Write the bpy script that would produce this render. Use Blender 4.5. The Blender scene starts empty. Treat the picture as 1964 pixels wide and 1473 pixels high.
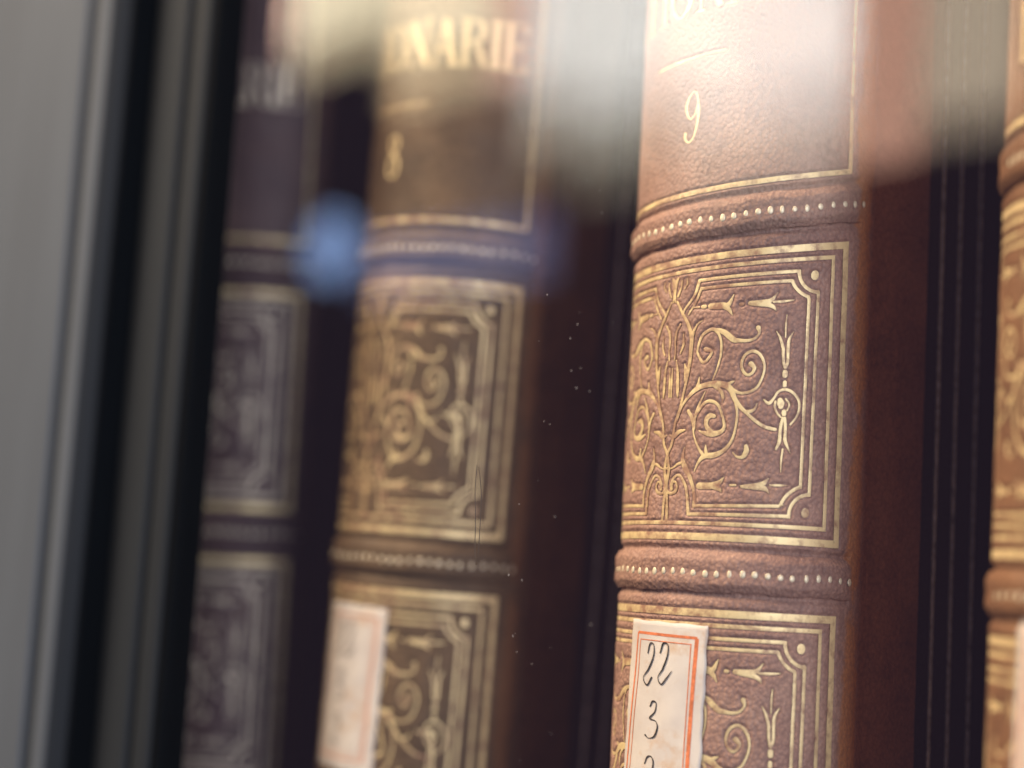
import bpy, math, random
import numpy as np
from mathutils import Matrix, Vector, Euler

random.seed(7); np.random.seed(7)
sc = bpy.context.scene
COL = sc.collection
MM = 0.001
ZS = 150.0                      # shelf top is z = 0, the panel's top rule 150 mm above it

# ------------------------------------------------------------------ camera
cam_d = bpy.data.cameras.new('camera')
cam = bpy.data.objects.new('camera', cam_d); COL.objects.link(cam)
RGT = Vector((0.68582568, 0.7249539, 0.06391385)); UPV = Vector((0.02902272, -0.11499665, 0.99294182)); FWD = Vector((-0.72718692, 0.67913004, 0.09990779))
cam.matrix_world = Matrix(((RGT.x, UPV.x, -FWD.x, 0.14461483), (RGT.y, UPV.y, -FWD.y, -0.20468078), (RGT.z, UPV.z, -FWD.z, (ZS - 48.78176907) * MM), (0, 0, 0, 1)))
cam_d.sensor_fit = 'HORIZONTAL'; cam_d.sensor_width = 36.0
cam_d.lens = 3199.82 / 1964 * 36
cam_d.clip_start = 0.005; cam_d.clip_end = 20
cam_d.dof.use_dof = True
cam_d.dof.focus_distance = 0.2490
cam_d.dof.aperture_fstop = 5.9
sc.camera = cam

# ------------------------------------------------------------------ world and lamps
w = bpy.data.worlds.new('World'); sc.world = w; w.use_nodes = True
w.node_tree.nodes['Background'].inputs[0].default_value = (0.75, 0.8, 1.0, 1)
w.node_tree.nodes['Background'].inputs[1].default_value = 0.04

def area_lamp(name, loc, target, sx, sy, radiance, color, shape='RECTANGLE'):
    d = bpy.data.lights.new(name, 'AREA'); o = bpy.data.objects.new(name, d); COL.objects.link(o)
    d.shape = shape; d.size = sx; d.size_y = sy; d.color = color
    ar = sx * sy * (math.pi / 4 if shape in ('DISK', 'ELLIPSE') else 1.0)
    d.energy = radiance * ar * math.pi
    o.location = loc
    o.rotation_euler = (Vector(target) - Vector(loc)).to_track_quat('-Z', 'Y').to_euler()
    return o
def wall_lamp(name, x0, x1, z0, z1, rad, color, y=-1.0, shape='RECTANGLE'):
    # a lit window, lamp or added fade strip on the far side of the room, in a plane parallel to the cabinet front
    c = ((x0 + x1) / 2, y, (z0 + z1) / 2)
    return area_lamp(name, c, (c[0], 0, c[2]), x1 - x0, z1 - z0, rad, color, shape)
# the room behind the photographer, seen only as blurred reflections in the pane: windows, lamps, a curtain, a screen; fade strips are added
for i, (x0, x1, z0, k) in enumerate(((-1.075, -1.0, 0.585, 0.95), (-0.999, -0.86, 0.560, 1.0), (-0.859, -0.672, 0.525, 1.0))):
    wall_lamp('window_light', x0, x1, z0, 1.15, 9.0 * k, (1.0, 0.965, 0.90))
    wall_lamp('window_fade_light', x0, x1, z0 - 0.040, z0 - 0.001, 6.3 * k, (1.0, 0.96, 0.88))  # added strips, dimmed in steps to soften the reflected lower edge
    wall_lamp('window_fade_mid_light', x0, x1, z0 - 0.080, z0 - 0.041, 3.2 * k, (1.0, 0.93, 0.76))
    wall_lamp('window_fade_end_light', x0, x1, z0 - 0.120, z0 - 0.081, 1.0 * k, (1.0, 0.90, 0.66))
wall_lamp('amber_lamp_light', -1.50, -1.30, 0.690, 1.15, 7.2, (1.0, 0.85, 0.58))
wall_lamp('amber_side_light', -1.299, -1.13, 0.640, 1.15, 7.2, (1.0, 0.85, 0.59))
wall_lamp('amber_fade_light', -1.50, -1.301, 0.645, 0.689, 3.0, (1.0, 0.80, 0.50))  # added dim strips below the amber lamps, softening their reflected edge
wall_lamp('amber_side_fade_light', -1.30, -1.13, 0.580, 0.639, 3.0, (1.0, 0.80, 0.50))
wall_lamp('rose_lamp_light', -1.58, -1.51, 0.70, 1.15, 5.5, (1.0, 0.58, 0.42))
wall_lamp('pink_lamp_light', -1.129, -1.08, 0.58, 1.15, 6.0, (1.0, 0.58, 0.45))
wall_lamp('red_curtain_light', -0.671, -0.605, 0.44, 1.0, 5.6, (1.0, 0.56, 0.40))
wall_lamp('tan_wall_light', -0.604, -0.515, 0.475, 0.9, 5.4, (1.0, 0.80, 0.58))
wall_lamp('tan_fade_light', -0.604, -0.515, 0.445, 0.474, 2.4, (1.0, 0.78, 0.55))  # added dim strip, softens the tan reflection's lower edge
wall_lamp('blue_screen_light', -1.43, -1.345, 0.395, 0.475, 5.2, (0.36, 0.55, 1.0), shape='ELLIPSE')
wall_lamp('blue_panel_light', -1.33, -1.02, 0.37, 0.44, 1.5, (0.42, 0.52, 1.0))
area_lamp('upper_key_light', (-0.42, -0.62, 0.98), (-0.03, 0.0, 0.13), 0.65, 0.65, 26.0, (1.0, 0.79, 0.55))  # extra warm key from the upper left, its source unseen
area_lamp('cool_room_light', (0.84, -0.335, 0.28), (0.0, 0.0, 0.12), 0.24, 0.55, 26.0, (0.82, 0.88, 1.0))
vs = sc.view_settings
vs.view_transform = 'Standard'; vs.look = 'None'; vs.exposure = 0.0; vs.gamma = 1.0; vs.use_curve_mapping = False
sc.cycles.use_denoising = True
sc.cycles.max_bounces = 8; sc.cycles.transparent_max_bounces = 16
sc.cycles.sample_clamp_indirect = 4.0
sc.cycles.caustics_reflective = False; sc.cycles.caustics_refractive = False

# ------------------------------------------------------------------ node helpers
def mat(name):
    m = bpy.data.materials.new(name); m.use_nodes = True
    nt = m.node_tree; nt.nodes.clear()
    out = nt.nodes.new('ShaderNodeOutputMaterial')
    return m, nt, out
def N(nt, kind, **kw):
    n = nt.nodes.new(kind)
    for k, v in kw.items():
        if k.startswith('i_'):
            n.inputs[int(k[2:])].default_value = v
        else: setattr(n, k, v)
    return n
def ramp(nt, fac, stops):
    r = nt.nodes.new('ShaderNodeValToRGB'); e = r.color_ramp.elements
    while len(e) < len(stops): e.new(0.5)
    for i, (p, c) in enumerate(stops):
        e[i].position = p; e[i].color = (*c, 1) if len(c) == 3 else c
    nt.links.new(fac, r.inputs[0]); return r.outputs[0]
def noise(nt, vec, scale, detail=4, rough=0.55):
    n = nt.nodes.new('ShaderNodeTexNoise'); n.inputs['Scale'].default_value = scale
    n.inputs['Detail'].default_value = detail; n.inputs['Roughness'].default_value = rough
    nt.links.new(vec, n.inputs['Vector']); return n.outputs['Fac']
def math_n(nt, op, a, b=None, clamp=False):
    n = nt.nodes.new('ShaderNodeMath'); n.operation = op; n.use_clamp = clamp
    for i, v in enumerate((a, b)):
        if v is None: continue
        if isinstance(v, (int, float)): n.inputs[i].default_value = v
        else: nt.links.new(v, n.inputs[i])
    return n.outputs[0]
def mixc(nt, fac, a, b):
    n = nt.nodes.new('ShaderNodeMix'); n.data_type = 'RGBA'
    for i, v in ((0, fac), (6, a), (7, b)):
        if isinstance(v, (int, float)): n.inputs[i].default_value = v
        elif isinstance(v, tuple): n.inputs[i].default_value = (*v, 1)
        else: nt.links.new(v, n.inputs[i])
    return n.outputs[2]
def principled(nt, out, base=None, rough=0.5, metal=0.0, spec=0.5):
    b = nt.nodes.new('ShaderNodeBsdfPrincipled')
    if isinstance(base, tuple): b.inputs['Base Color'].default_value = (*base, 1)
    elif base is not None: nt.links.new(base, b.inputs['Base Color'])
    for key, v in (('Roughness', rough), ('Metallic', metal), ('Specular IOR Level', spec)):
        if isinstance(v, (int, float)): b.inputs[key].default_value = v
        else: nt.links.new(v, b.inputs[key])
    nt.links.new(b.outputs[0], out.inputs['Surface']); return b
def bump(nt, b, height, strength, dist):
    n = nt.nodes.new('ShaderNodeBump'); n.inputs['Strength'].default_value = strength
    n.inputs['Distance'].default_value = dist
    nt.links.new(height, n.inputs['Height']); nt.links.new(n.outputs[0], b.inputs['Normal'])

def leather_mat(name, dark, mid, warm, worn_amount):
    m, nt, out = mat(name)
    tc = nt.nodes.new('ShaderNodeTexCoord'); vec = tc.outputs['Object']
    uv = nt.nodes.new('ShaderNodeUVMap'); uv.uv_map = 'spine_map'
    sep = nt.nodes.new('ShaderNodeSeparateXYZ'); nt.links.new(uv.outputs[0], sep.inputs[0])
    s = sep.outputs[0]
    big = noise(nt, vec, 70, 3); fine = noise(nt, vec, 900, 4, 0.7)
    base = ramp(nt, big, [(0.32, dark), (0.5, mid), (0.68, warm)])
    base = mixc(nt, math_n(nt, 'MULTIPLY', ramp(nt, fine, [(0.42, (0, 0, 0)), (0.66, (1, 1, 1))]), 0.45), base, (warm[0]*1.25, warm[1]*1.2, warm[2]*1.15))
    st = ramp(nt, noise(nt, vec, 38, 5, 0.6), [(0.50, (0, 0, 0)), (0.70, (1, 1, 1))])
    base = mixc(nt, math_n(nt, 'MULTIPLY', st, 0.40), base, tuple(c * 0.72 for c in dark))
    sc_map = nt.nodes.new('ShaderNodeMapping'); sc_map.inputs['Scale'].default_value = (1.0, 1.0, 0.16); nt.links.new(vec, sc_map.inputs[0])
    scr = ramp(nt, noise(nt, sc_map.outputs[0], 620, 5, 0.7), [(0.62, (0, 0, 0)), (0.72, (1, 1, 1))])
    base = mixc(nt, math_n(nt, 'MULTIPLY', scr, 0.30), base, tuple(min(1, c * 1.9) for c in warm))
    # rubbed, orange hinge: ragged band where the leather turns over the board edge
    wn = noise(nt, vec, 75, 7, 0.72)
    d = math_n(nt, 'ABSOLUTE', math_n(nt, 'SUBTRACT', s, 0.322))
    band = math_n(nt, 'SUBTRACT', 1.0, math_n(nt, 'MULTIPLY', d, 17.0), True)
    wear = ramp(nt, math_n(nt, 'MULTIPLY', band, wn), [(0.31, (0, 0, 0)), (0.40, (1, 1, 1))])
    base = mixc(nt, math_n(nt, 'MULTIPLY', wear, worn_amount), base, (0.50, 0.205, 0.075))
    # grain: pebbles, creases and pores
    vor = nt.nodes.new('ShaderNodeTexVoronoi'); vor.inputs['Scale'].default_value = 1700; vor.feature = 'F1'
    warpv = nt.nodes.new('ShaderNodeVectorMath'); warpv.operation = 'MULTIPLY'; warpv.inputs[1].default_value = (1.0, 1.0, 0.85)
    nt.links.new(vec, warpv.inputs[0]); nt.links.new(warpv.outputs[0], vor.inputs['Vector'])
    pit = ramp(nt, vor.outputs['Distance'], [(0.35, (0, 0, 0)), (0.75, (1, 1, 1))])
    base = mixc(nt, math_n(nt, 'MULTIPLY', pit, 0.30), base, tuple(c * 0.55 for c in dark))
    h = math_n(nt, 'ADD', math_n(nt, 'MULTIPLY', vor.outputs['Distance'], -0.9), math_n(nt, 'MULTIPLY', fine, 0.8))
    h = math_n(nt, 'ADD', h, math_n(nt, 'MULTIPLY', noise(nt, vec, 700, 4, 0.65), 0.45))
    rough = ramp(nt, noise(nt, vec, 240, 3), [(0.3, (0.48,)*3), (0.7, (0.68,)*3)])
    b = principled(nt, out, base, rough, 0.0, 0.32)
    bump(nt, b, h, 0.9, 0.00019)
    return m
M = {}
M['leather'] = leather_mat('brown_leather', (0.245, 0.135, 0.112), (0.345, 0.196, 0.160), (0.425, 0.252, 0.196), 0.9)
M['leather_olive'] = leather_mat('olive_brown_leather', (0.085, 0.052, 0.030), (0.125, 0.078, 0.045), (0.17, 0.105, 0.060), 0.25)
M['leather_purple'] = leather_mat('purple_brown_leather', (0.060, 0.036, 0.042), (0.090, 0.054, 0.058), (0.12, 0.072, 0.070), 0.25)  # purple-brown hide, darkened in colour for the door frame's shade
M['leather_tan'] = leather_mat('tan_brown_leather', (0.15, 0.072, 0.040), (0.21, 0.102, 0.055), (0.27, 0.135, 0.070), 0.5)

def gilt_mat(name, gold, leather, lo, hi):
    m, nt, out = mat(name)
    tc = nt.nodes.new('ShaderNodeTexCoord'); vec = tc.outputs['Object']
    sp_ = nt.nodes.new('ShaderNodeSeparateXYZ'); nt.links.new(vec, sp_.inputs[0])
    q = math_n(nt, 'MULTIPLY', sp_.outputs[0], 1 / 0.011)          # gold fades at the crown: the lighting's washout put into the colour
    crown_fade = math_n(nt, 'POWER', 2.718, math_n(nt, 'MULTIPLY', math_n(nt, 'MULTIPLY', q, q), -1.0))
    nz = math_n(nt, 'SUBTRACT', noise(nt, vec, 420, 5, 0.65), math_n(nt, 'MULTIPLY', crown_fade, 0.10))
    nz = math_n(nt, 'ADD', nz, math_n(nt, 'MULTIPLY', math_n(nt, 'SUBTRACT', noise(nt, vec, 55, 2), 0.5), 0.16))
    k = ramp(nt, nz, [(lo, (0, 0, 0)), (hi, (1, 1, 1))])
    tone = ramp(nt, noise(nt, vec, 60, 2), [(0.35, tuple(c * 0.82 for c in gold)), (0.65, gold)])
    col = mixc(nt, k, leather, tone)
    b = principled(nt, out, col, 0.5, math_n(nt, 'MULTIPLY', k, 0.28), 0.5)
    bump(nt, b, noise(nt, vec, 1500, 3), 0.35, 0.00012)
    return m
M['gilt'] = gilt_mat('gold_leaf', (0.96, 0.73, 0.40), (0.36, 0.19, 0.12), 0.30, 0.52)
M['gilt_dull'] = gilt_mat('shade_dulled_gold_leaf', (0.80, 0.66, 0.52), (0.24, 0.16, 0.15), 0.30, 0.56)  # gold greyed in colour for the shade over the end volume
M['gilt_pale'] = gilt_mat('pale_gold_leaf', (0.93, 0.80, 0.60), (0.36, 0.19, 0.12), 0.20, 0.40)
M['gilt_figure'] = gilt_mat('figure_gold_leaf', (0.96, 0.73, 0.40), (0.36, 0.19, 0.12), 0.16, 0.36)
M['gilt_worn'] = gilt_mat('rubbed_gold_leaf', (0.90, 0.66, 0.34), (0.36, 0.20, 0.12), 0.30, 0.54)

def simple(name, base, rough=0.6, metal=0.0, spec=0.4, nscale=0, var=0.15, bs=0, bd=0):
    m, nt, out = mat(name)
    if nscale:
        vec = nt.nodes.new('ShaderNodeTexCoord').outputs['Object']
        f = noise(nt, vec, nscale, 5, 0.6)
        c = ramp(nt, f, [(0.3, tuple(x * (1 - var) for x in base)), (0.7, tuple(x * (1 + var) for x in base))])
        b = principled(nt, out, c, rough, metal, spec)
        if bs: bump(nt, b, f, bs, bd)
    else: principled(nt, out, base, rough, metal, spec)
    return m
M['cloth'] = simple('dark_book_cloth', (0.034, 0.026, 0.034), 0.75, 0, 0.3, 1800, 0.4, 0.5, 0.0002)
M['fillet'] = simple('silvered_rule', (0.60, 0.75, 1.0), 0.5, 0.0, 0.5, 700, 0.6)
M['pages'] = simple('aged_paper_block', (0.42, 0.34, 0.22), 0.85, 0, 0.2, 300, 0.2)
M['shelf'] = simple('dark_shelf_wood', (0.035, 0.022, 0.016), 0.55, 0, 0.4, 60, 0.4)
M['ink'] = simple('black_ink', (0.045, 0.038, 0.040), 0.6, 0, 0.3, 520, 0.85)
M['red'] = simple('orange_red_print', (0.70, 0.20, 0.085), 0.6, 0, 0.3, 1200, 0.35)
M['red_faded'] = simple('faded_orange_print', (0.66, 0.36, 0.27), 0.7, 0, 0.3, 1200, 0.2)
M['ink_faded'] = simple('faded_brown_ink', (0.07, 0.058, 0.055), 0.6, 0, 0.3, 900, 0.4)
M['hair'] = simple('brown_hair', (0.05, 0.03, 0.02), 0.4)
M['dust'] = simple('pale_dust', (0.22, 0.20, 0.20), 0.9)

def paper_mat():
    m, nt, out = mat('yellowed_label_paper')
    vec = nt.nodes.new('ShaderNodeTexCoord').outputs['Object']
    big = noise(nt, vec, 110, 4); st = noise(nt, vec, 190, 6, 0.7)
    c = ramp(nt, big, [(0.35, (0.60, 0.53, 0.52)), (0.65, (0.74, 0.66, 0.62))])
    c = mixc(nt, math_n(nt, 'MULTIPLY', ramp(nt, st, [(0.56, (0, 0, 0)), (0.72, (1, 1, 1))]), 0.6), c, (0.60, 0.36, 0.20))
    b = principled(nt, out, c, 0.75, 0, 0.25)
    bump(nt, b, noise(nt, vec, 1400, 4), 0.3, 0.0001)
    return m
M['paper'] = paper_mat()

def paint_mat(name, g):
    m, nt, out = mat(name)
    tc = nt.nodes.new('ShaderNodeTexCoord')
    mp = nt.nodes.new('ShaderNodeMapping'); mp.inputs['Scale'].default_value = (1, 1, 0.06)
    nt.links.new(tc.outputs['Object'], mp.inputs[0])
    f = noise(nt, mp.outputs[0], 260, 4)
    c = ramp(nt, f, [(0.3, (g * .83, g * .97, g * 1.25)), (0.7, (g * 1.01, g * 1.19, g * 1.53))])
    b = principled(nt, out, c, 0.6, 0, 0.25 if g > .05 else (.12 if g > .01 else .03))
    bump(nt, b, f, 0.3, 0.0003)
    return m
M['paint'] = paint_mat('grey_painted_wood', 0.068)
M['shade_grey'] = paint_mat('shade_grey_wood', 0.017)  # shade on the inner mouldings put into darker paint
M['shade_black'] = paint_mat('shade_black_wood', 0.004)  # near-black paint stands for deep shade on the right-facing steps

def glass_mat():
    m, nt, out = mat('window_glass')
    tr = nt.nodes.new('ShaderNodeBsdfTransparent'); tr.inputs[0].default_value = (0.985, 0.99, 0.98, 1)
    gl = nt.nodes.new('ShaderNodeBsdfGlossy'); gl.inputs['Roughness'].default_value = 0.0
    fr = nt.nodes.new('ShaderNodeFresnel'); fr.inputs[0].default_value = 1.5
    # the fresnel node inverts the index on back faces: feed it the inverse there, so both faces reflect alike
    geo = nt.nodes.new('ShaderNodeNewGeometry')
    nt.links.new(math_n(nt, 'ADD', 1.5, math_n(nt, 'MULTIPLY', geo.outputs['Backfacing'], 1 / 1.5 - 1.5)), fr.inputs[0])
    mx = nt.nodes.new('ShaderNodeMixShader')
    nt.links.new(fr.outputs[0], mx.inputs[0]); nt.links.new(tr.outputs[0], mx.inputs[1]); nt.links.new(gl.outputs[0], mx.inputs[2])
    film = nt.nodes.new('ShaderNodeBsdfDiffuse'); film.inputs[0].default_value = (0.0028, 0.0021, 0.0045, 1)   # dust film; its violet tint is a haze painted over the gaps
    ad = nt.nodes.new('ShaderNodeAddShader'); nt.links.new(mx.outputs[0], ad.inputs[0]); nt.links.new(film.outputs[0], ad.inputs[1])
    nt.links.new(ad.outputs[0], out.inputs['Surface'])
    return m
M['glass'] = glass_mat()

# ------------------------------------------------------------------ object helpers
def obj(name, me, material, parent=None):
    o = bpy.data.objects.new(name, me); COL.objects.link(o)
    if material is not None and not me.materials: me.materials.append(M[material])
    o.parent = parent
    return o
def mesh(name, verts, faces, smooth=True):
    me = bpy.data.meshes.new(name)
    me.from_pydata([tuple(v) for v in verts], [], [tuple(f) for f in faces])
    if smooth: me.polygons.foreach_set('use_smooth', [True] * len(me.polygons))
    me.update(); return me
def box_mesh(name, x0, x1, y0, y1, z0, z1, bev=0.0):
    import bmesh
    bm = bmesh.new(); bmesh.ops.create_cube(bm, size=1)
    for v in bm.verts:
        v.co = Vector(((x0 + x1) / 2 + v.co.x * (x1 - x0), (y0 + y1) / 2 + v.co.y * (y1 - y0), (z0 + z1) / 2 + v.co.z * (z1 - z0))) * MM
    if bev: bmesh.ops.bevel(bm, geom=list(bm.edges), offset=bev * MM, segments=3, affect='EDGES', profile=0.5)
    me = bpy.data.meshes.new(name); bm.to_mesh(me); bm.free(); return me
def empty(name, loc, rot=(0, 0, 0)):
    o = bpy.data.objects.new(name, None); COL.objects.link(o); o.location = loc; o.rotation_euler = rot
    o.empty_display_size = 0.01; return o
def tag(o, label=None, cat=None, group=None, kind=None):
    for k, v in (('label', label), ('category', cat), ('group', group), ('kind', kind)):
        if v: o[k] = v
    return o

# ------------------------------------------------------------------ the setting
tag(obj('bookcase_shelf', box_mesh('bookcase_shelf', -260, 330, -30, 200, -18, 0, 1.0), 'shelf'), kind='structure')
tag(obj('bookcase_back', box_mesh('bookcase_back', -260, 330, 200, 212, -18, 300), 'shelf'), kind='structure')

# ------------------------------------------------------------------ cabinet door: stile, mouldings, pane
G = -36.5
door = empty('cabinet_door', (-0.165, G * MM, 0))
tag(door, 'grey painted glazed cabinet door with stepped moulding at left', 'cabinet door')
def prism(name, prof, z0, z1, ox=-165.0, oy=G, sub=None):
    n = len(prof); v = []
    for z in (z0, z1):
        v += [((x - ox) * MM, (y - oy) * MM, z * MM) for x, y in prof]
    f = [(i, (i + 1) % n, n + (i + 1) % n, n + i) for i in range(n)]
    f += [tuple(range(n))[::-1], tuple(range(n, 2 * n))]
    return mesh(name, v, f, smooth=False)
def arc(cx, cy, rx, ry, a0, a1, n=10):
    return [(cx + rx * math.cos(math.radians(a0 + (a1 - a0) * i / n)), cy + ry * math.sin(math.radians(a0 + (a1 - a0) * i / n))) for i in range(n + 1)]
Y1, Y2, X1, XG = -51.0, -42.8, -136.3, -115.2
# broad face of the stile, slightly crowned
obj('stile', prism('stile', [(-215, -33), (-215, Y1 + 0.3)] + [(-215 + t * 13.2, Y1 - 0.5 * math.sin(math.pi * t / 5)) for t in range(1, 5)] + [(-149.7, Y1 + .2)] + arc(-149.5, Y1 + .7, .5, .5, -90, 0, 4) + [(-149.0, -33)], -20, 330), 'paint', door)
# flat bead beyond a quirk, then the reveal, the second step with its bead, and the slip against the glass; their shade is painted dark
obj('quirk', prism('quirk', [(-148.95, -33), (-148.95, Y1 + 1.0), (-145.25, Y1 + 1.0), (-145.25, -33)], -20, 330), 'shade_grey', door)
obj('bead_moulding', prism('bead_moulding', [(-145.2, -33), (-145.2, Y1 + 1.1)] + arc(-143.6, Y1 + 1.5, 1.6, 1.7, 195, 270, 8) + [(-140.4, Y1 - .1), (-140.0, Y1), (-139.65, Y1 + .25), (-139.65, -33)], -20, 330), 'paint', door)
obj('cove_moulding', prism('cove_moulding', [(-139.6, -33), (-139.6, Y1 + .25)] + [(-139.6 + 2.6 * t / 6, Y1 + .25 + 2.6 * (t / 6) ** 1.3) for t in range(1, 7)] + [(-137.0, -33)], -20, 330), 'shade_grey', door)
obj('reveal', prism('reveal', [(-136.95, -33), (-136.95, Y1 + 3.0), (X1 - .3, Y1 + 3.2), (X1 - .05, Y1 + 3.5), (X1 - .05, -33)], -20, 330), 'shade_black', door)
obj('inner_moulding', prism('inner_moulding', [(X1, G - .05), (X1, Y2 + .6), (X1 + .6, Y2)] + [(-127.0, Y2 - .15), (-125.4, Y2 + .1), (-124.8, Y2 + 1.2), (-122.8, Y2 + 1.2)] + arc(-120.6, Y2 + 1.4, 2.0, 1.9, 185, 270, 8) + [(-117.4, Y2 - .4), (-117.0, Y2 - .2), (-116.7, Y2 + .2), (-116.7, G - .05)], -20, 330), 'shade_grey', door)
obj('glazing_slip', prism('glazing_slip', [(-116.65, G - .05), (-116.65, Y2 + .2), (XG - .3, Y2 + .8), (XG, Y2 + 2.0), (XG, G - .05)], -20, 330), 'shade_black', door)
pane = obj('glass_pane', box_mesh('glass_pane', -118 + 165, 420 + 165, 0, 2.2, -20, 330), 'glass', door)

# dust and a hair on the pane's front face
def tube(name, pts, r, closed=False):
    cu = bpy.data.curves.new(name, 'CURVE'); cu.dimensions = '3D'; cu.bevel_depth = r; cu.bevel_resolution = 2
    sp = cu.splines.new('NURBS'); sp.points.add(len(pts) - 1); sp.use_cyclic_u = closed; sp.order_u = 3; sp.use_endpoint_u = True; sp.resolution_u = 6
    for i, q in enumerate(pts): sp.points[i].co = (*q, 1)
    o = bpy.data.objects.new('tmp', cu); COL.objects.link(o)
    me = bpy.data.meshes.new_from_object(o.evaluated_get(bpy.context.evaluated_depsgraph_get()))
    bpy.data.objects.remove(o); bpy.data.curves.remove(cu); me.name = name
    me.materials.clear(); return me
fib = [(-41.9, -36.15), (-42.19, -39.14), (-41.41, -44.6), (-41.19, -49.26), (-40.6, -51.71), (-40.34, -48.45), (-40.37, -44.57), (-40.48, -39.89), (-41.52, -36.46)]
tag(obj('hair', tube('hair', [(x * MM, (G - .07) * MM, (z + ZS) * MM) for x, z in fib], 0.00006), 'hair'), 'thin dark hair doubled into a narrow loop on the glass', 'hair')
specks = [(-31.8, 20.7), (-28.35, 13.9), (-25.9, 10.51), (-22.39, 5.26), (-18.96, 0.07), (-19.64, 3.41), (-33.43, 23.94), (-22.52, -15.82), (-21.36, -22.18), (-19.33, -25.53), (-23.21, -22.49), (-31.82, -60.87), (-30.85, -63.03), (-35.55, 24.95)]
specks += [(random.uniform(-45, 20), random.uniform(-80, 40)) for _ in range(190)]
import bmesh
bm = bmesh.new()
for k, (x, z) in enumerate(specks):
    r = 0.085 * random.uniform(.7, 1.3) if k < 14 else 0.028 * random.expovariate(1.0) + .012
    Mx = Matrix.Translation(((x) * MM, (G - .02) * MM, (z + ZS) * MM)) @ Matrix.Diagonal((r * MM, r * .5 * MM, r * 1.3 * MM, 1))
    bmesh.ops.create_icosphere(bm, subdivisions=1, radius=1, matrix=Mx)
me = bpy.data.meshes.new('dust_specks'); bm.to_mesh(me); bm.free()
tag(obj('dust_specks', me, 'dust'), 'pale dust specks scattered on the cabinet glass', 'dust', kind='stuff')

# ------------------------------------------------------------------ books
R = 19.5; S90 = R * math.pi / 2
def surf(s, z, off=0.0, z0=None):
    """arc coordinate s across the spine, height z above the panel's top rule (mm) -> book space (m)"""
    s = np.asarray(s, float); z = np.asarray(z, float)
    a = np.clip(s, -S90, S90) / R
    over = np.maximum(np.abs(s) - S90, 0)
    rr = R + off + relief(s, z if z0 is None else np.asarray(z0, float))
    x = rr * np.sin(a); y = -rr * np.cos(a) + over
    return np.stack([x, y, z + ZS + 0 * s], -1) * MM
def relief(s, z):
    """swell over the cords, crease beside them, hinge groove before the boards, slight unevenness"""
    o = 0.05 * np.sin(s * .9 + z * .23) * np.sin(z * .31 + 1.3)
    for zc in (6.4, -50.1):
        o = o + (0.20 * np.exp(-((z - zc) / 4.0) ** 2) - 0.6 * np.exp(-((np.abs(z - zc) - 3.3) / .6) ** 2)) * (np.abs(s) < 31)
    y = np.abs(s) - S90
    o = o - 0.4 * np.exp(-((y - 4.6) / 1.6) ** 2) + np.where(y > 0, 0.9 / (1 + np.exp(-(y - 7.5) * 1.6)), 0)
    return o
class Warp:
    """how far a volume's leather was pulled out of true when it was covered"""
    def __init__(self, k, c): self.k, self.c = k, c
    def __call__(self, s, z):
        h = np.clip((z + 45) / 45, 0, 1.3); u = np.clip(s, -30, 34) - 27
        return z + h * (self.k * u + self.c * u * u)
def catmull(pts, step=0.28):
    P = np.array(pts, float)
    if len(P) == 2:
        n = max(2, int(np.hypot(*(P[1] - P[0])[:2]) / step) + 1)
        t = np.linspace(0, 1, n)[:, None]; return P[0] * (1 - t) + P[1] * t
    Q = np.vstack([2 * P[0] - P[1], P, 2 * P[-1] - P[-2]]); out = []
    for i in range(1, len(Q) - 2):
        n = max(2, int(np.hypot(*(Q[i + 1] - Q[i])[:2]) / step) + 1)
        t = np.linspace(0, 1, n, endpoint=False)[:, None]
        a, b, c, d = Q[i - 1:i + 3]
        out.append(0.5 * (2 * b + (c - a) * t + (2 * a - 5 * b + 4 * c - d) * t ** 2 + (3 * b - 3 * c + d - a) * t ** 3))
    out.append(P[-1:]); o = np.vstack(out); o[:, 2] = np.maximum(o[:, 2], 0.06); return o
def poly(pts, w, step=0.4):
    """straight-sided polyline of constant width, corners kept"""
    o = []
    for a, b in zip(pts[:-1], pts[1:]):
        n = max(1, int(math.hypot(b[0] - a[0], b[1] - a[1]) / step))
        o += [(a[0] + (b[0] - a[0]) * i / n, a[1] + (b[1] - a[1]) * i / n, w) for i in range(n)]
    o.append((*pts[-1], w)); return np.array(o)
def mirror(st):
    o = st.copy(); o[:, 0] *= -1; return o
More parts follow.
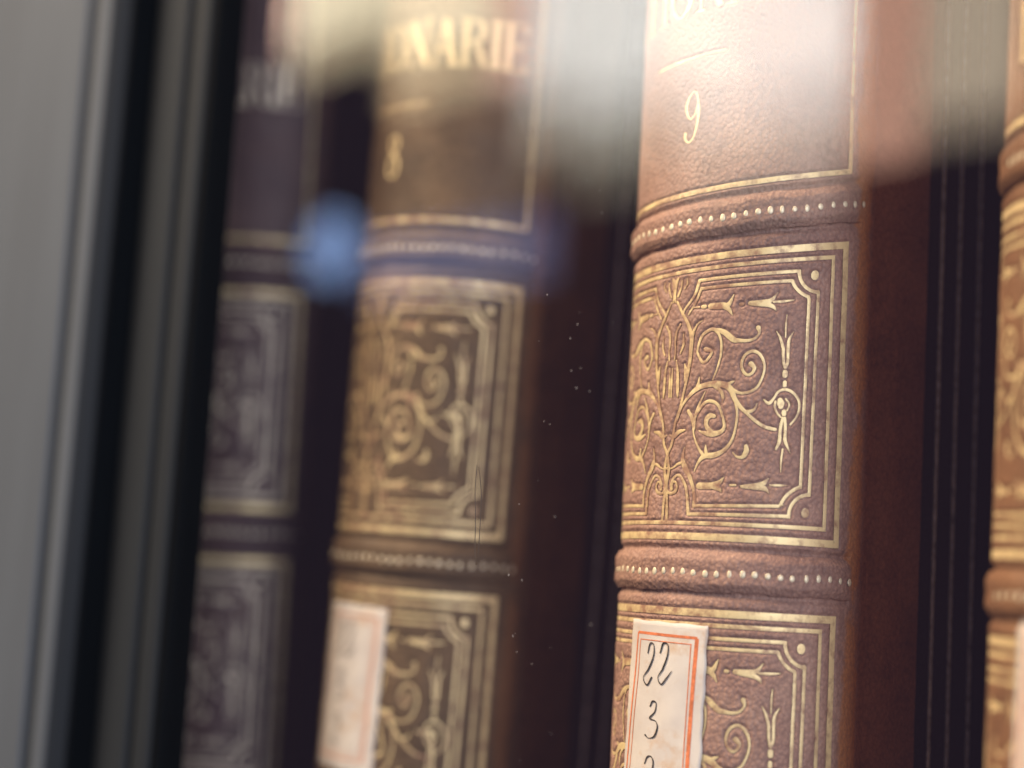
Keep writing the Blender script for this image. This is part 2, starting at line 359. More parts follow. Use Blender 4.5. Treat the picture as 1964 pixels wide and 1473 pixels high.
class Ribbon:
    """gathers strips of foil lying in the tooled grooves; one mesh per motif"""
    n = 0
    def __init__(self): self.v = []; self.f = []
    def add(self, st, warp, off=-0.10, lift=0.04, capped=True):
        Ribbon.n += 1; off = off + 0.0025 * (Ribbon.n % 12)
        P = st[:, :2]; h = st[:, 2] / 2 * (0.88 if capped else 1.0)
        T = np.gradient(P, axis=0); L = np.hypot(T[:, 0], T[:, 1]); L[L == 0] = 1; T = T / L[:, None]
        Nn = np.stack([-T[:, 1], T[:, 0]], 1)
        # mitre at sharp corners
        k = np.ones(len(P))
        for i in range(1, len(P) - 1):
            a = P[i] - P[i - 1]; b = P[i + 1] - P[i]; la, lb = np.hypot(*a), np.hypot(*b)
            if la > 0 and lb > 0:
                c = np.clip(a @ b / la / lb, -.6, 1); k[i] = min(1.6, 1 / math.sqrt((1 + c) / 2))
        if capped and len(P) > 1:
            c0 = [(P[0] - T[0] * h[0] * math.sin(t), h[0] * math.cos(t), Nn[0]) for t in (1.35, .9, .45)]
            c1 = [(P[-1] + T[-1] * h[-1] * math.sin(t), h[-1] * math.cos(t), Nn[-1]) for t in (.45, .9, 1.35)]
        else: c0 = c1 = []
        rows = c0 + [(P[i], h[i] * k[i], Nn[i]) for i in range(len(P))] + c1
        C = np.array([r[0] for r in rows]); H = np.array([r[1] for r in rows])[:, None]; NN = np.array([r[2] for r in rows])
        b0 = len(self.v)
        for q, o in ((C + NN * H, off), (C, off + lift), (C - NN * H, off)):
            self.v += surf(q[:, 0], warp(q[:, 0], q[:, 1]), o, q[:, 1]).tolist()
        n = len(rows)
        for j in range(2):
            for i in range(n - 1):
                a = b0 + j * n + i
                self.f.append((a, a + n, a + n + 1, a + 1))
    def build(self, name, parent, material='gilt'):
        return obj(name, mesh(name, self.v, self.f), material, parent)

STR = {"scroll":[[[6.0,-15.03,0.9],[6.87,-15.41,0.5],[6.66,-16.21,0.5],[5.69,-17.17,0.5],[4.74,-15.74,0.4],[4.64,-14.81,0.4],[5.18,-12.88,0.5],[6.18,-12.05,0.6],[7.07,-11.88,0.6],[7.9,-12.72,0.45],[8.35,-14.1,0.4],[8.37,-15.84,0.4],[8.26,-16.74,0.35],[7.84,-18.45,0.3],[7.32,-20.06,0.25]],[[6.47,-11.92,0.3],[7.67,-12.04,0.7],[8.87,-12.6,0.95],[10.15,-13.77,0.95],[11.09,-13.99,0.7],[12.31,-14.09,0.55],[13.33,-13.82,0.45],[13.99,-12.96,0.4],[13.78,-12.14,0.8]],[[12.92,-17.81,0.9],[13.46,-18.44,0.6],[13.16,-19.23,0.5],[12.52,-19.55,0.5],[11.85,-18.97,0.5],[11.52,-17.85,0.45],[11.94,-16.46,0.5],[13.03,-15.81,0.55],[14.07,-16.26,0.55],[14.77,-17.49,0.45],[14.91,-18.79,0.4],[14.59,-20.17,0.4],[13.9,-21.55,0.45],[12.81,-22.22,0.5],[11.42,-22.33,0.5],[10.17,-21.62,0.6]],[[1.52,-26.33,0.3],[2.34,-24.09,0.4],[3.39,-22.59,0.55],[4.73,-21.34,0.9],[6.15,-20.86,0.95],[7.84,-20.7,1.1],[9.3,-21.08,1.1],[10.17,-21.83,1.0],[10.7,-23.16,0.8],[11.5,-24.39,0.7],[12.66,-25.61,0.55],[13.91,-26.77,0.55],[15.25,-27.66,0.6],[16.86,-28.1,0.6]],[[4.73,-21.34,0.7],[5.05,-20.32,0.5],[5.12,-19.5,0.2]],[[9.3,-20.98,0.7],[10.14,-20.61,0.5],[10.51,-20.43,0.2]],[[7.66,-21.1,0.6],[8.57,-21.86,0.6],[8.95,-22.89,0.5],[8.93,-23.7,0.2]],[[10.17,-21.83,0.5],[10.83,-23.66,0.45],[11.18,-25.48,0.4],[11.11,-27.19,0.4],[10.84,-28.78,0.4],[10.33,-30.18,0.5],[9.25,-31.47,0.7],[7.83,-32.12,1.0],[6.45,-32.26,0.9],[5.58,-33.16,0.5],[4.92,-34.69,0.2]],[[6.63,-30.53,0.2],[6.66,-31.24,0.5],[6.84,-32.06,0.6]],[[6.34,-32.15,0.6],[5.36,-30.71,0.4],[4.66,-28.95,0.3],[4.49,-27.72,0.35],[4.26,-26.16,0.6],[3.5,-24.88,0.6]],[[4.71,-27.83,0.3],[4.73,-26.08,0.4],[5.5,-24.47,0.5],[6.37,-23.59,0.55],[7.27,-23.48,0.6],[8.27,-24.13,0.5],[8.91,-25.63,0.45],[9.33,-27.55,0.5],[8.74,-28.45,0.8],[7.39,-28.73,1.0],[6.18,-28.49,0.6],[5.45,-28.16,0.2]],[[6.2,-21.84,0.15],[5.36,-23.74,0.4],[4.71,-25.56,0.45]],[[7.71,-25.89,0.7],[7.07,-25.77,0.9],[6.55,-26.46,0.8],[6.64,-27.48,0.7],[7.38,-28.42,0.9]],[[12.37,-25.31,0.5],[13.3,-25.22,0.6],[13.75,-24.83,0.4],[14.04,-24.04,0.15]],[[12.67,-30.68,0.6],[12.75,-31.47,0.9],[12.27,-32.37,0.7],[11.44,-32.37,0.4],[10.75,-31.68,0.2]]],"tassel":[[[18.0,-10.37,0.15],[17.89,-11.85,0.35],[17.9,-13.83,0.25]],[[16.52,-12.88,0.15],[17.13,-14.0,0.45],[17.61,-15.6,0.55],[17.63,-16.39,0.5],[17.78,-17.78,0.5],[18.04,-18.52,0.6]],[[19.13,-13.03,0.15],[18.49,-14.15,0.5],[18.35,-15.63,0.55],[18.38,-16.41,0.5],[18.36,-17.79,0.5],[18.04,-18.52,0.6]],[[18.05,-19.26,0.9],[18.05,-19.75,0.9]],[[18.06,-20.84,0.7],[18.06,-21.33,0.7]],[[15.0,-23.46,0.2],[15.77,-24.06,0.6],[16.49,-23.28,0.45],[17.11,-22.3,0.45],[18.15,-21.92,0.5],[19.34,-22.42,0.5],[20.28,-23.59,0.45],[20.43,-24.95,0.45],[20.07,-26.12,0.4],[19.13,-27.35,0.35]],[[16.74,-23.78,0.4],[16.68,-24.66,0.4],[17.05,-25.55,0.4],[17.64,-26.23,0.3]],[[17.45,-23.58,0.9],[17.56,-24.08,1.3],[17.58,-24.57,0.9]],[[18.3,-23.39,0.35],[18.87,-24.28,0.35],[18.56,-25.16,0.3]],[[18.09,-25.35,0.8],[18.1,-25.74,0.8]],[[17.93,-26.33,0.5],[17.69,-27.61,0.55],[17.6,-28.77,0.55],[17.55,-29.95,0.6],[17.12,-31.17,0.4]],[[18.24,-26.33,0.5],[18.37,-27.6,0.55],[18.39,-28.76,0.5],[18.46,-29.93,0.6],[19.25,-31.67,0.15]],[[18.1,-31.11,0.35],[17.94,-32.86,0.35],[17.93,-34.62,0.12]]],"dart_top":[[[3.57,-7.94,0.2],[4.54,-8.01,0.4]],[[5.17,-7.99,0.7],[5.54,-8.03,0.7]],[[6.51,-8.06,1.1],[7.31,-8.15,1.2],[8.3,-8.18,1.2],[9.17,-8.12,0.9],[9.96,-6.56,0.12]],[[8.3,-8.29,0.8],[9.19,-8.74,0.8],[9.86,-9.87,0.12]],[[11.07,-8.19,0.6],[11.31,-8.21,0.6]],[[12.46,-8.16,0.8],[13.4,-8.23,1.0],[14.7,-8.18,1.0],[15.63,-7.84,0.7],[16.48,-6.79,0.12]],[[13.21,-8.37,0.7],[15.09,-8.61,0.8],[15.96,-9.06,0.6],[16.31,-9.63,0.12]],[[15.92,-8.21,0.4],[17.44,-8.2,0.45],[18.99,-8.08,0.2]]],"dart_bottom":[[[5.9,-36.98,1.2],[7.54,-36.96,1.2],[8.5,-36.7,1.1],[9.06,-36.29,0.7],[9.61,-35.58,0.12]],[[8.04,-37.11,0.8],[8.92,-37.4,0.8],[9.27,-37.89,0.2]],[[10.58,-36.82,0.4],[11.33,-36.8,0.4]],[[12.27,-36.98,0.5],[13.38,-36.95,0.9],[14.76,-36.76,1.0],[15.58,-36.34,0.8],[16.2,-35.59,0.12]],[[13.84,-37.08,0.7],[15.42,-37.13,0.9],[15.9,-37.41,0.6],[16.29,-37.93,0.12]],[[16.43,-36.66,0.35],[17.85,-36.66,0.4],[19.1,-36.61,0.15]]],"lyre":[[[-0.42,-42.62,0.5],[-0.25,-38.88,0.5],[-0.05,-36.8,0.6],[-0.39,-34.18,0.6],[0.1,-31.58,0.5],[0.76,-30.04,0.5],[1.19,-26.83,0.45],[2.0,-24.27,0.45],[2.65,-21.19,0.45],[3.26,-17.59,0.6],[3.46,-14.9,0.7],[3.47,-12.81,0.7],[2.81,-10.63,0.6],[1.86,-8.93,0.5],[0.6,-6.63,0.4]],[[2.45,-17.1,0.2],[2.73,-18.27,0.7],[2.7,-19.84,0.5]],[[3.86,-11.8,0.4],[4.35,-10.81,0.35],[5.27,-10.19,0.15]],[[3.54,-14.39,0.4],[3.66,-12.31,0.6],[3.85,-11.59,0.4]],[[1.41,-10.46,0.4],[0.74,-11.65,0.45],[0.54,-13.53,0.4],[0.66,-14.7,0.3],[0.5,-16.27,0.3]],[[2.02,-12.12,0.2],[2.1,-13.71,0.5],[1.96,-14.32,0.4],[1.54,-15.32,0.3]],[[0.88,-16.41,0.3],[1.23,-18.45,0.5],[1.37,-21.09,0.6],[1.44,-22.46,0.3]],[[0.26,-17.62,0.2],[0.2,-19.94,0.4],[0.21,-22.36,0.3]],[[0.22,-6.57,0.3],[0.0,-4.94,0.6],[0.17,-3.36,0.8],[0.51,-2.67,0.5]],[[2.2,-2.94,0.2],[2.3,-3.81,0.4],[1.81,-4.58,0.3]],[[0.67,-5.68,0.4],[1.2,-4.27,0.4],[1.27,-3.22,0.4]],[[0.31,-28.66,0.3],[1.07,-29.01,0.6],[1.86,-28.22,0.8],[2.98,-27.96,0.4]],[[-0.4,-34.08,0.5],[0.98,-34.11,0.3],[2.12,-33.41,0.5],[3.13,-33.18,0.6]],[[-0.08,-37.32,0.4],[0.71,-38.16,0.5],[1.66,-37.95,0.6],[2.08,-37.13,0.4],[1.69,-36.3,0.4],[1.11,-36.6,0.5],[1.04,-37.54,0.6]]],"inner_out":[[[4.45,-3.6,0.6],[3.69,-5.91,0.5],[2.1,-8.01,0.4],[1.8,-8.92,0.3]]],"inner_in":[[[4.82,-4.91,0.5],[3.96,-7.0,0.45],[2.73,-9.04,0.3]]],"innerb_out":[[[4.29,-41.52,0.6],[3.93,-38.36,0.5],[3.53,-36.83,0.5],[2.45,-35.28,0.5],[1.42,-35.68,0.5],[0.88,-36.81,0.4]]],"innerb_in":[[[5.18,-40.28,0.6],[5.07,-38.05,0.55],[4.34,-35.81,0.7],[3.39,-34.06,1.0],[2.88,-32.71,0.7],[3.06,-30.75,0.15]]]}

def arc_st(cx, cz, r, a0, a1, w, n=10):
    return [(cx + r * math.cos(math.radians(a0 + (a1 - a0) * i / n)), cz + r * math.sin(math.radians(a0 + (a1 - a0) * i / n))) for i in range(n + 1)]
def panel_strokes(full=True):
    """motif name -> list of (name, strokes) in panel coordinates"""
    M_ = []
    so, si = 27.85, 25.4
    both = lambda L: L + [mirror(s) for s in L]
    M_.append(('border_rule', [poly([(-so, 0), (so, 0), (so, -45), (-so, -45), (-so, 0)], 1.25)], 'gilt'))
    M_.append(('thin_rule', [poly([(-si, -1.75), (si, -1.75), (si, -42.9), (-si, -42.9), (-si, -1.75)], 0.7)], 'gilt'))
    up = [(4.45, -3.6), (19.6, -3.6)] + arc_st(23.0, -3.7, 3.35, 182, 268, 0)[1:] + [(22.88, -7.05), (22.6, -37.9)] + arc_st(22.6, -41.1, 3.2, 90, 178, 0)[1:] + [(19.4, -41.3), (4.29, -41.5)]
    lo = [(4.82, -5.0), (18.55, -5.05)] + arc_st(22.7, -3.6, 4.35, 200, 250, 0) + [(21.35, -8.1), (21.1, -36.6)] + arc_st(22.4, -41.2, 4.6, 106, 164, 0) + [(18.3, -39.8), (5.18, -40.2)]
    c = lambda k: [catmull(x) for x in STR[k]]
    M_.append(('notched_rule', both([poly(up, 0.6), poly(lo, 0.58)] + c('inner_out') + c('inner_in') + c('innerb_out') + c('innerb_in')), 'gilt'))
    for s in (1, -1):
        f = (lambda L: L) if s > 0 else (lambda L: [mirror(x) for x in L])
        M_.append(('scroll_ornament', f(c('scroll')), 'gilt'))
        M_.append(('tassel_ornament', f(c('tassel')), 'gilt'))
        M_.append(('dart_ornament', f(c('dart_top')), 'gilt'))
        M_.append(('dart_ornament', f(c('dart_bottom')), 'gilt'))
    M_.append(('lyre_ornament', both(c('lyre')), 'gilt_worn'))
    for x, z in ((22.2, -4.4), (-22.2, -4.4), (22.05, -40.65), (-22.05, -40.65)):
        M_.append(('corner_dot', [np.array([(x, z + .12, 1.45), (x, z - .12, 1.45)])], 'gilt'))
    return M_
def shift(st, dz):
    o = np.array(st, float).copy(); o[:, 1] += dz; return o

# letters: serif capitals made of thick stems, hairlines and small serifs, in a 4 x 8 box
def glyph(ch):
    T, H = 1.05, 0.38
    ser = lambda x, z, w=1.9: [(x - w / 2, z, H), (x + w / 2, z, H)]
    stem = lambda x: [[(x, 0, T), (x, 8, T)], ser(x, 0), ser(x, 8)]
    if ch == 'I': return 2.0, stem(1.0)
    if ch == 'E': return 4.3, stem(1.0) + [[(1, 8, H), (3.7, 8, H), (3.7, 6.6, .5)], [(1, 4.1, H), (2.9, 4.1, H)], [(2.9, 4.9, .4), (2.9, 3.3, .4)], [(1, 0, H), (3.9, 0, H), (3.9, 1.5, .5)]]
    if ch == 'R': return 4.5, stem(1.0) + [[(1, 8, H), (2.4, 8, .5), (3.4, 7.1, .95), (3.4, 5.2, .95), (2.4, 4.2, .5), (1, 4.2, H)], [(2.3, 4.2, .5), (3.2, 2.4, 1.0), (3.7, .4, .9), (4.4, 0, .3)]]
    if ch == 'A': return 4.3, [[(2.0, 8.1, H), (.5, 0, H)], [(2.0, 8.1, T), (3.6, 0, T)], [(1.0, 2.6, H), (3.0, 2.6, H)], ser(.5, 0, 1.4), ser(3.6, 0, 1.7)]
    if ch == 'N': return 4.6, [[(.9, 0, H), (.9, 8, H)], [(.9, 8, T), (3.7, 0, T)], [(3.7, 0, H), (3.7, 8, H)], ser(.9, 0, 1.4), ser(.7, 8, 1.4), ser(3.7, 8, 1.4)]
    if ch == 'O': return 4.6, [[(2.3, 8, H), (.9, 6.6, .9), (.6, 4, 1.1), (.9, 1.4, .9), (2.3, 0, H), (3.7, 1.4, .9), (4, 4, 1.1), (3.7, 6.6, .9), (2.3, 8, H)]]
    if ch == 'T': return 4.3, stem(2.1) + [[(.3, 6.6, .45), (.3, 8, H), (3.9, 8, H), (3.9, 6.6, .45)]]
    if ch == 'C': return 4.3, [[(3.8, 6.2, .5), (2.5, 8, H), (1.0, 6.6, .9), (.6, 4, 1.1), (1.0, 1.4, .9), (2.4, 0, H), (3.8, 1.6, .4)]]
    if ch == 'D': return 4.6, stem(1.0) + [[(1, 8, H), (2.4, 8, .5), (3.8, 6.4, 1.0), (4.0, 4, 1.1), (3.8, 1.6, 1.0), (2.4, 0, .5), (1, 0, H)]]
    if ch == '9': return 3.6, [[(2.9, 5.6, .3), (2.5, 7.5, .35), (1.7, 7.9, .3), (.7, 6.6, .5), (.6, 5.1, .5), (1.4, 3.7, .3), (2.3, 4.3, .3), (2.9, 5.6, .55), (2.9, 3.4, .55), (2.3, .9, .45), (1.3, 0, .35), (.5, .7, .45), (.5, 1.5, .7)]]
    if ch == '8': return 3.6, [[(1.8, 7.9, .4), (.8, 6.9, .7), (1.0, 5.4, .7), (1.9, 4.3, .8), (2.9, 2.8, .8), (2.8, .9, .7), (1.7, 0, .4), (.6, 1.0, .7), (.6, 2.9, .7), (1.7, 4.3, .6), (2.6, 5.6, .6), (2.7, 7.0, .6), (1.8, 7.9, .4)]]
    if ch == '7': return 3.6, [[(.5, 6.6, .5), (.6, 7.8, .5), (3.0, 7.8, .5)], [(3.0, 7.8, .4), (1.8, 4, .7), (1.3, 0, .9)]]
    if ch == '1': return 2.4, [[(.4, 6.8, .4), (1.2, 7.9, .5)], [(1.2, 7.9, .8), (1.2, 0, .8)], ser(1.2, 0, 1.8)]
    if ch == '0': return 3.6, [[(1.8, 7.9, .4), (.7, 6.2, .8), (.6, 2, .8), (1.8, 0, .4), (3.0, 2, .8), (3.0, 6.2, .8), (1.8, 7.9, .4)]]
def text_strokes(txt, s0, s1, zb, hgt, sharp=True):
    gl = [glyph(c) for c in txt]; tw = sum(g[0] for g in gl); kx = (s1 - s0) / tw; kz = hgt / 8.0; x = s0; out = []
    for wd, strokes in gl:
        L = []
        for st in strokes:
            q = [(x + a * kx, zb + b * kz, t * min(1, kx)) for a, b, t in st]
            curved = len(q) > 4
            if curved: L.append(catmull(q))
            else: L.append(np.vstack([catmull(q[i:i + 2]) for i in range(len(q) - 1)]))
        out.append(L); x += wd * kx
    return out

# ---- the leather of a spine, with every tooled line pressed into it
DS, DZ = 0.2, 0.2
def spine_mesh(name, warp, grooves):
    s_d = np.arange(-20.0, 32.01, DS); z_d = np.arange(-104.0, 68.01, DZ)
    s_all = np.concatenate([np.arange(-43.2, -20.5, 1.6), s_d, np.arange(32.8, 48.3, .7)])
    z_all = np.concatenate([np.linspace(-ZS, -106, 8), z_d, np.linspace(70, 118, 8)])
    dep = np.zeros((len(z_d), len(s_d)))
    for st, d in grooves:
        for s, z, wd in st:
            rad = wd / 2 + 0.42
            i0, i1 = int((s - rad + 20) / DS), int((s + rad + 20) / DS) + 2
            j0, j1 = int((z - rad + 104) / DZ), int((z + rad + 104) / DZ) + 2
            if i1 <= 0 or j1 <= 0 or i0 >= len(s_d) or j0 >= len(z_d): continue
            i0, j0 = max(i0, 0), max(j0, 0)
            ss = s_d[i0:i1][None, :] - s; zz = z_d[j0:j1][:, None] - z
            q = np.clip((wd / 2 + 0.34 - np.sqrt(ss * ss + zz * zz)) / 0.26, 0, 1); q = q * q * (3 - 2 * q) * d
            np.maximum(dep[j0:j1, i0:i1], q, out=dep[j0:j1, i0:i1])
    off = np.zeros((len(z_all), len(s_all)))
    iz = 8; is_ = len(np.arange(-43.2, -20.5, 1.6))
    off[iz:iz + len(z_d), is_:is_ + len(s_d)] = -dep
    S, Z = np.meshgrid(s_all, z_all)
    Zw = warp(S, Z)
    V = surf(S, Zw, off, Z).reshape(-1, 3)
    nz, ns = S.shape
    idx = np.arange(nz * ns).reshape(nz, ns)
    F = np.stack([idx[:-1, :-1], idx[:-1, 1:], idx[1:, 1:], idx[1:, :-1]], -1).reshape(-1, 4)
    me = bpy.data.meshes.new(name)
    me.vertices.add(len(V)); me.vertices.foreach_set('co', V.astype(np.float32).ravel())
    me.loops.add(F.size); me.loops.foreach_set('vertex_index', F.ravel().astype(np.int32))
    me.polygons.add(len(F)); me.polygons.foreach_set('loop_start', (np.arange(len(F)) * 4).astype(np.int32))
    me.update(calc_edges=True)
    me.polygons.foreach_set('use_smooth', np.ones(len(F), bool))
    uvl = me.uv_layers.new(name='spine_map')
    uv = np.stack([np.abs(S) / 100, Z / 100], -1).reshape(-1, 2)
    uvl.data.foreach_set('uv', uv[F.ravel()].astype(np.float32).ravel())
    me.update(); return me
def band_mesh(name, zc, warp):
    s = np.concatenate([np.arange(-31, -15, 1.0), np.arange(-15, 31.6, .35)])
    t = np.linspace(-2.9, 2.9, 25)
    S, Tt = np.meshgrid(s, t)
    prof = 0.62 * np.clip(1 - (np.abs(Tt) / 2.8) ** 3.2, -.35, 1)
    prof += 0.10 * np.exp(-((np.abs(Tt) - 1.75) / .3) ** 2) - 0.16 * np.exp(-(Tt / .75) ** 2)
    end = np.clip((31.6 - np.abs(S)) / 3.0, 0, 1) ** .5
    wob = .12 * np.sin(S * .55 + zc) + .06 * np.sin(S * 1.7)
    off = 0.12 + prof * end
    V = surf(S, warp(S, zc + Tt + wob), off, 0 * S + 30.0).reshape(-1, 3)
    nz, ns = S.shape; idx = np.arange(nz * ns).reshape(nz, ns)
    F = np.stack([idx[:-1, :-1], idx[:-1, 1:], idx[1:, 1:], idx[1:, :-1]], -1).reshape(-1, 4)
    me = mesh(name, V.tolist(), F.tolist())
    uvl = me.uv_layers.new(name='spine_map'); uv = np.stack([np.abs(S) / 100, 0 * S + zc / 100], -1).reshape(-1, 2)
    uvl.data.foreach_set('uv', uv[F.ravel()].astype(np.float32).ravel())
    return me
def bead_base():
    bm = bmesh.new(); bmesh.ops.create_icosphere(bm, subdivisions=2, radius=1)
    for v in bm.verts: v.co = Vector((v.co.x * .42, v.co.y * .12, v.co.z * .58)) * MM
    for f in bm.faces: f.smooth = True
    me = bpy.data.meshes.new('bead'); bm.to_mesh(me); bm.free(); me.materials.append(M['gilt_pale']); return me
BEAD = bead_base()

LABEL_INK = [
 [(-1.89, -62.55), (-1.5, -61.16), (-0.79, -61.3), (-0.71, -62.93), (-1.59, -64.87), (-2.7, -66.25), (-1.83, -67.28), (-0.9, -66.11)],
 [(0.55, -62.38), (1.07, -60.98), (1.93, -61.11), (1.96, -62.62), (1.2, -64.66), (0.37, -66.0), (1.04, -66.95), (1.87, -66.12), (2.82, -64.88)],
 [(-0.95, -70.31), (-0.5, -69.57), (0.23, -69.74), (0.07, -71.03), (-0.9, -72.05), (0.31, -72.4), (0.67, -73.29), (0.14, -74.61), (-0.97, -74.96), (-1.67, -74.57)],
 [(-1.55, -78.73), (-1.04, -77.75), (-0.31, -77.55), (0.2, -78.18), (0.11, -79.3), (-.6, -80.8), (-1.5, -82.0), (-.6, -82.6), (.5, -82.0)]]
def paper_label(parent, warp, dx, dz, height, ink, faded=False, kw=1.0):
    red_m, ink_m = ('red_faded', 'ink_faded') if faded else ('red', 'ink')
    # a paper slip wrapped round the spine, its edges cut a little out of square
    top = -57.7 + dz; bot = top - height
    ns, nz = 26, 40; v = []
    for j in range(nz + 1):
        t = j / nz; z = top + (bot - top) * t
        l = kw * (-6.05 - 0.9 * t) + dx + .10 * math.sin(t * 23) * math.sin(t * 57); r = kw * (8.3 - .35 * t) + dx + .14 * math.sin(t * 31 + 1) * math.sin(t * 13)
        for i in range(ns + 1):
            u = i / ns
            s = l + (r - l) * u; zz = z - .25 * u + (0.06 * math.sin(u * 19) if j in (0, nz) else 0)
            lift = (.10 * max(0, (u - .9) / .1) ** 2) + .012 * math.sin(u * 7 + t * 9)
            v.append(surf(s, warp(s, zz), lift + .06, zz).tolist())
    f = [(j * (ns + 1) + i, j * (ns + 1) + i + 1, (j + 1) * (ns + 1) + i + 1, (j + 1) * (ns + 1) + i) for j in range(nz) for i in range(ns)]
    me = mesh('paper_label', v, [q[::-1] for q in f])
    o = obj('paper_label', me, 'paper', parent)
    so = o.modifiers.new('paper thickness', 'SOLIDIFY'); so.thickness = 0.00007; so.offset = -1
    def lift_of(st):
        return st
    R1 = Ribbon(); b = bot + 2.2
    def line(pts, wd): R1.add(poly([(kw * a + dx, c + dz) for a, c in pts], wd), warp, off=.085, lift=.004, capped=False)
    bl = b - dz
    line([(-4.32, -59.6), (6.7, -59.85)], .42); line([(6.65, -59.9), (6.2, -70), (5.85, bl)], .62); line([(-4.35, -59.6), (-4.8, -66.3), (-5.5, -73.5), (-6.0, bl)], .32); line([(-6.0, bl), (5.85, bl)], .42)
    R1.build('label_border', o, red_m)
    R2 = Ribbon()
    def line2(pts, wd): R2.add(poly([(kw * a + dx, c + dz) for a, c in pts], wd), warp, off=.085, lift=.004, capped=False)
    line2([(-3.7, -60.6), (5.9, -60.8)], .14); line2([(5.75, -60.8), (5.5, -70), (5.2, bl + .9)], .15); line2([(-3.7, -60.6), (-4.0, -66.3), (-4.6, -73.4), (-5.2, bl + .9)], .15); line2([(-5.2, bl + .9), (5.2, bl + .9)], .14)
    R2.build('label_border', o, red_m)
    for st in ink:
        if min(q[1] for q in st) + dz < bot: continue
        Q = Ribbon(); n = len(st)
        pts = [(kw * a + dx, c + dz, .09 + .25 * abs(math.sin(i * 1.1 + .6))) for i, (a, c) in enumerate(st)]
        Q.add(catmull(pts, .15), warp, off=.125, lift=.004)
        Q.build('handwritten_figure', o, ink_m)
    return o

# one set of meshes for the true spines, another for the volume whose leather was pulled askew
TITLE = 'DICTIONARIE'
def spine_set(kind, warp, src=None):
    panels = [('p', 0.0), ('r', -56.1)]
    gro = []; parts = []
    for _, dz in panels:
        for nm, strokes, mt in panel_strokes():
            st = [shift(s, dz) for s in strokes]
            gro += [(s, 0.20) for s in st]
            rb = Ribbon()
            for s in st: rb.add(s, warp)
            me = mesh(nm, rb.v, rb.f); me.materials.append(M[mt]); parts.append((nm, me))
    tf = poly([(-28.2, 11.35), (28.2, 11.35), (28.2, 66), (-28.2, 66), (-28.2, 11.35)], 0.95)
    gro.append((tf, 0.24)); rb = Ribbon(); rb.add(tf, warp); me = mesh('title_rule', rb.v, rb.f); me.materials.append(M['gilt']); parts.append(('title_rule', me))
    ds = poly([(-6.9, 33.0), (6.9, 33.0)], .55)
    gro.append((ds, 0.2)); rb = Ribbon(); rb.add(ds, warp); me = mesh('short_rule', rb.v, rb.f); me.materials.append(M['gilt']); parts.append(('short_rule', me))
    for L in text_strokes(TITLE, -25.8, 25.8, 40.2, 8.6):
        gro += [(s, 0.2) for s in L]
        rb = Ribbon()
        for s in L: rb.add(s, warp, capped=False)
        me = mesh('letter', rb.v, rb.f); me.materials.append(M['gilt_figure']); parts.append(('letter', me))
    sp = spine_mesh('spine_' + kind, warp, gro); sp.materials.append(M['leather'])
    bands = []
    for zc in (6.4, -50.1):
        me = band_mesh('raised_band', zc, warp); me.materials.append(M['leather']); bands.append((zc, me))
    return dict(spine=sp, parts=parts, bands=bands, warp=warp)
SETS = dict(true=spine_set('true', Warp(0, 0)), askew=spine_set('askew', Warp(0.19955, 0.002462)))

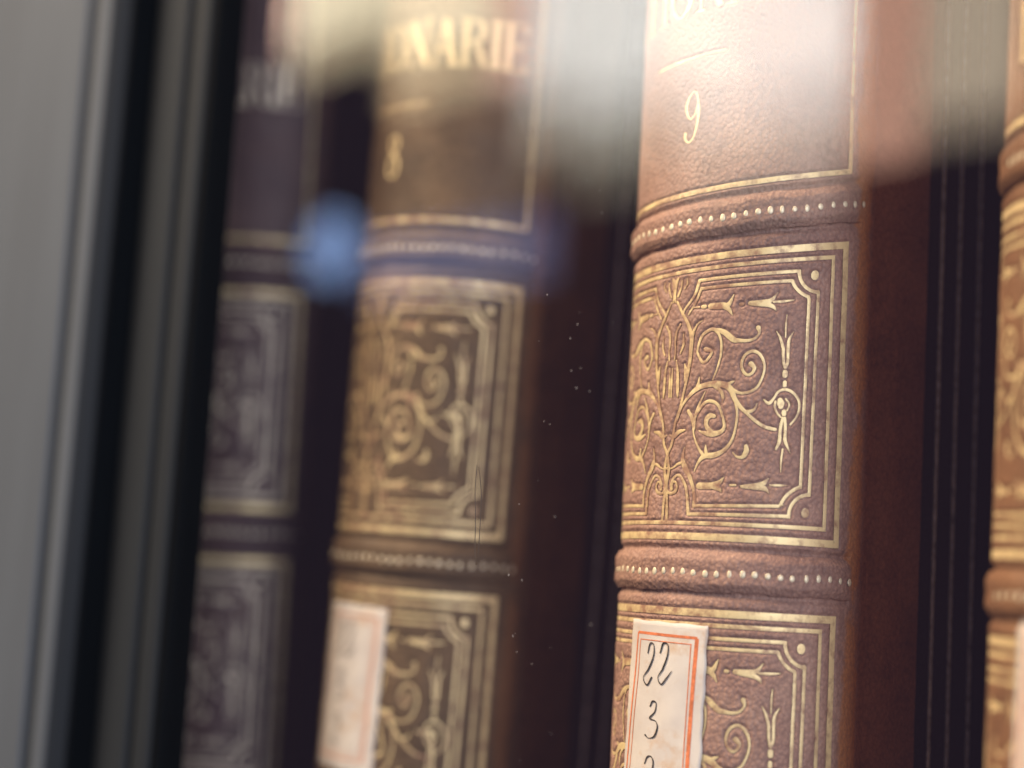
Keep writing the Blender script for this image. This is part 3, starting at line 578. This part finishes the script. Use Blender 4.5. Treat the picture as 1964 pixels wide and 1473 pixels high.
def make_book(key, X, Z, lean, side, label, number, ns, hide, slip=None):
    st = SETS[key]; warp = st['warp']
    rot = Euler((-lean, side, 0))
    pl = Vector((X, 3.7, Z + ZS)) * MM
    root = empty('book', pl - rot.to_matrix() @ Vector((0, 0, ZS * MM)), rot)
    tag(root, label, 'book', 'leather volumes of one set on the shelf')
    def dress(o):
        o.material_slots[0].link = 'OBJECT'; o.material_slots[0].material = M[hide]; return o
    sp = dress(obj('spine', st['spine'], None, root))
    for nm, me in st['parts']:
        q = obj(nm, me, None, sp)
        if hide == 'leather_purple' and nm not in ('border_rule', 'title_rule'):
            q.material_slots[0].link = 'OBJECT'; q.material_slots[0].material = M['gilt_dull']
    # volume number
    w_ = ns[1] - ns[0]; gl = text_strokes(number, ns[0], ns[1], 19.6, 7.9)
    for L in gl:
        rb = Ribbon()
        for s in L: rb.add(s, warp, off=0.03, capped=True)
        rb.build('volume_number', sp, 'gilt_figure')
    for zc, me in st['bands']:
        b = dress(obj('raised_band', me, None, root))
        s = -13.0; k = 0
        while s < 31:
            zz = float(warp(np.array(s), np.array(zc - .25)))
            q = obj('bead', BEAD, None, b)
            a = s / R; rr = R + 0.64
            q.location = (rr * math.sin(a) * MM, -rr * math.cos(a) * MM, (zz + ZS + .12 * math.sin(s * .55 + zc)) * MM)
            q.rotation_euler = (0, 0, a); g = 0.8 + .35 * random.random(); q.scale = (g, 1, 0.85 + .25 * random.random())
            s += 1.62 + .25 * random.random() + (.35 if s > 20 else 0); k += 1
    drop = -Z  # boards stand on the shelf even where the tooling sits higher or lower
    for s in (1, -1):
        x0, x1 = (16.9, 20.1) if s > 0 else (-20.1, -16.9)
        c = obj('cover_board', box_mesh('cover_board', x0, x1, 10.5, 168, drop, 272, .5), 'cloth', root)
        if s > 0:
            for y in (22.0, 27.2, 33.2):
                obj('tooled_rule', box_mesh('tooled_rule', 20.02, 20.24, y - .4, y + .4, drop + 1, 270, .08), 'fillet', c)
    obj('page_block', box_mesh('page_block', -16.8, 16.8, -5, 162, 4, 266, 1.0), 'pages', root)
    if slip: paper_label(sp, warp, *slip)
    return root

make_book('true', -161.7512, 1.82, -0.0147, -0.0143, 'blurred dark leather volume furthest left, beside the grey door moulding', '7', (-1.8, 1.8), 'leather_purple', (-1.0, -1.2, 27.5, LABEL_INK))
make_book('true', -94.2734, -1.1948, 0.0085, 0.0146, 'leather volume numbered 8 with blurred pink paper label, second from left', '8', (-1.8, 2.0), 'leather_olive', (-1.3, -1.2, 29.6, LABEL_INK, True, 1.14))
make_book('askew', -22.8263, -0.0022, 0.007, -0.0168, 'sharp brown leather volume numbered 9 with handwritten 22 3 paper label', '9', (0.2, 3.6), 'leather', (0.0, 0.0, 29.0, LABEL_INK))
make_book('true', 43.6521, -0.0016, -0.0012, -0.0021, 'leather volume cut off by the right edge, only its left spine showing', '10', (-12.6, -6.5), 'leather_tan', (-2.0, 5.5, 28.0, LABEL_INK))
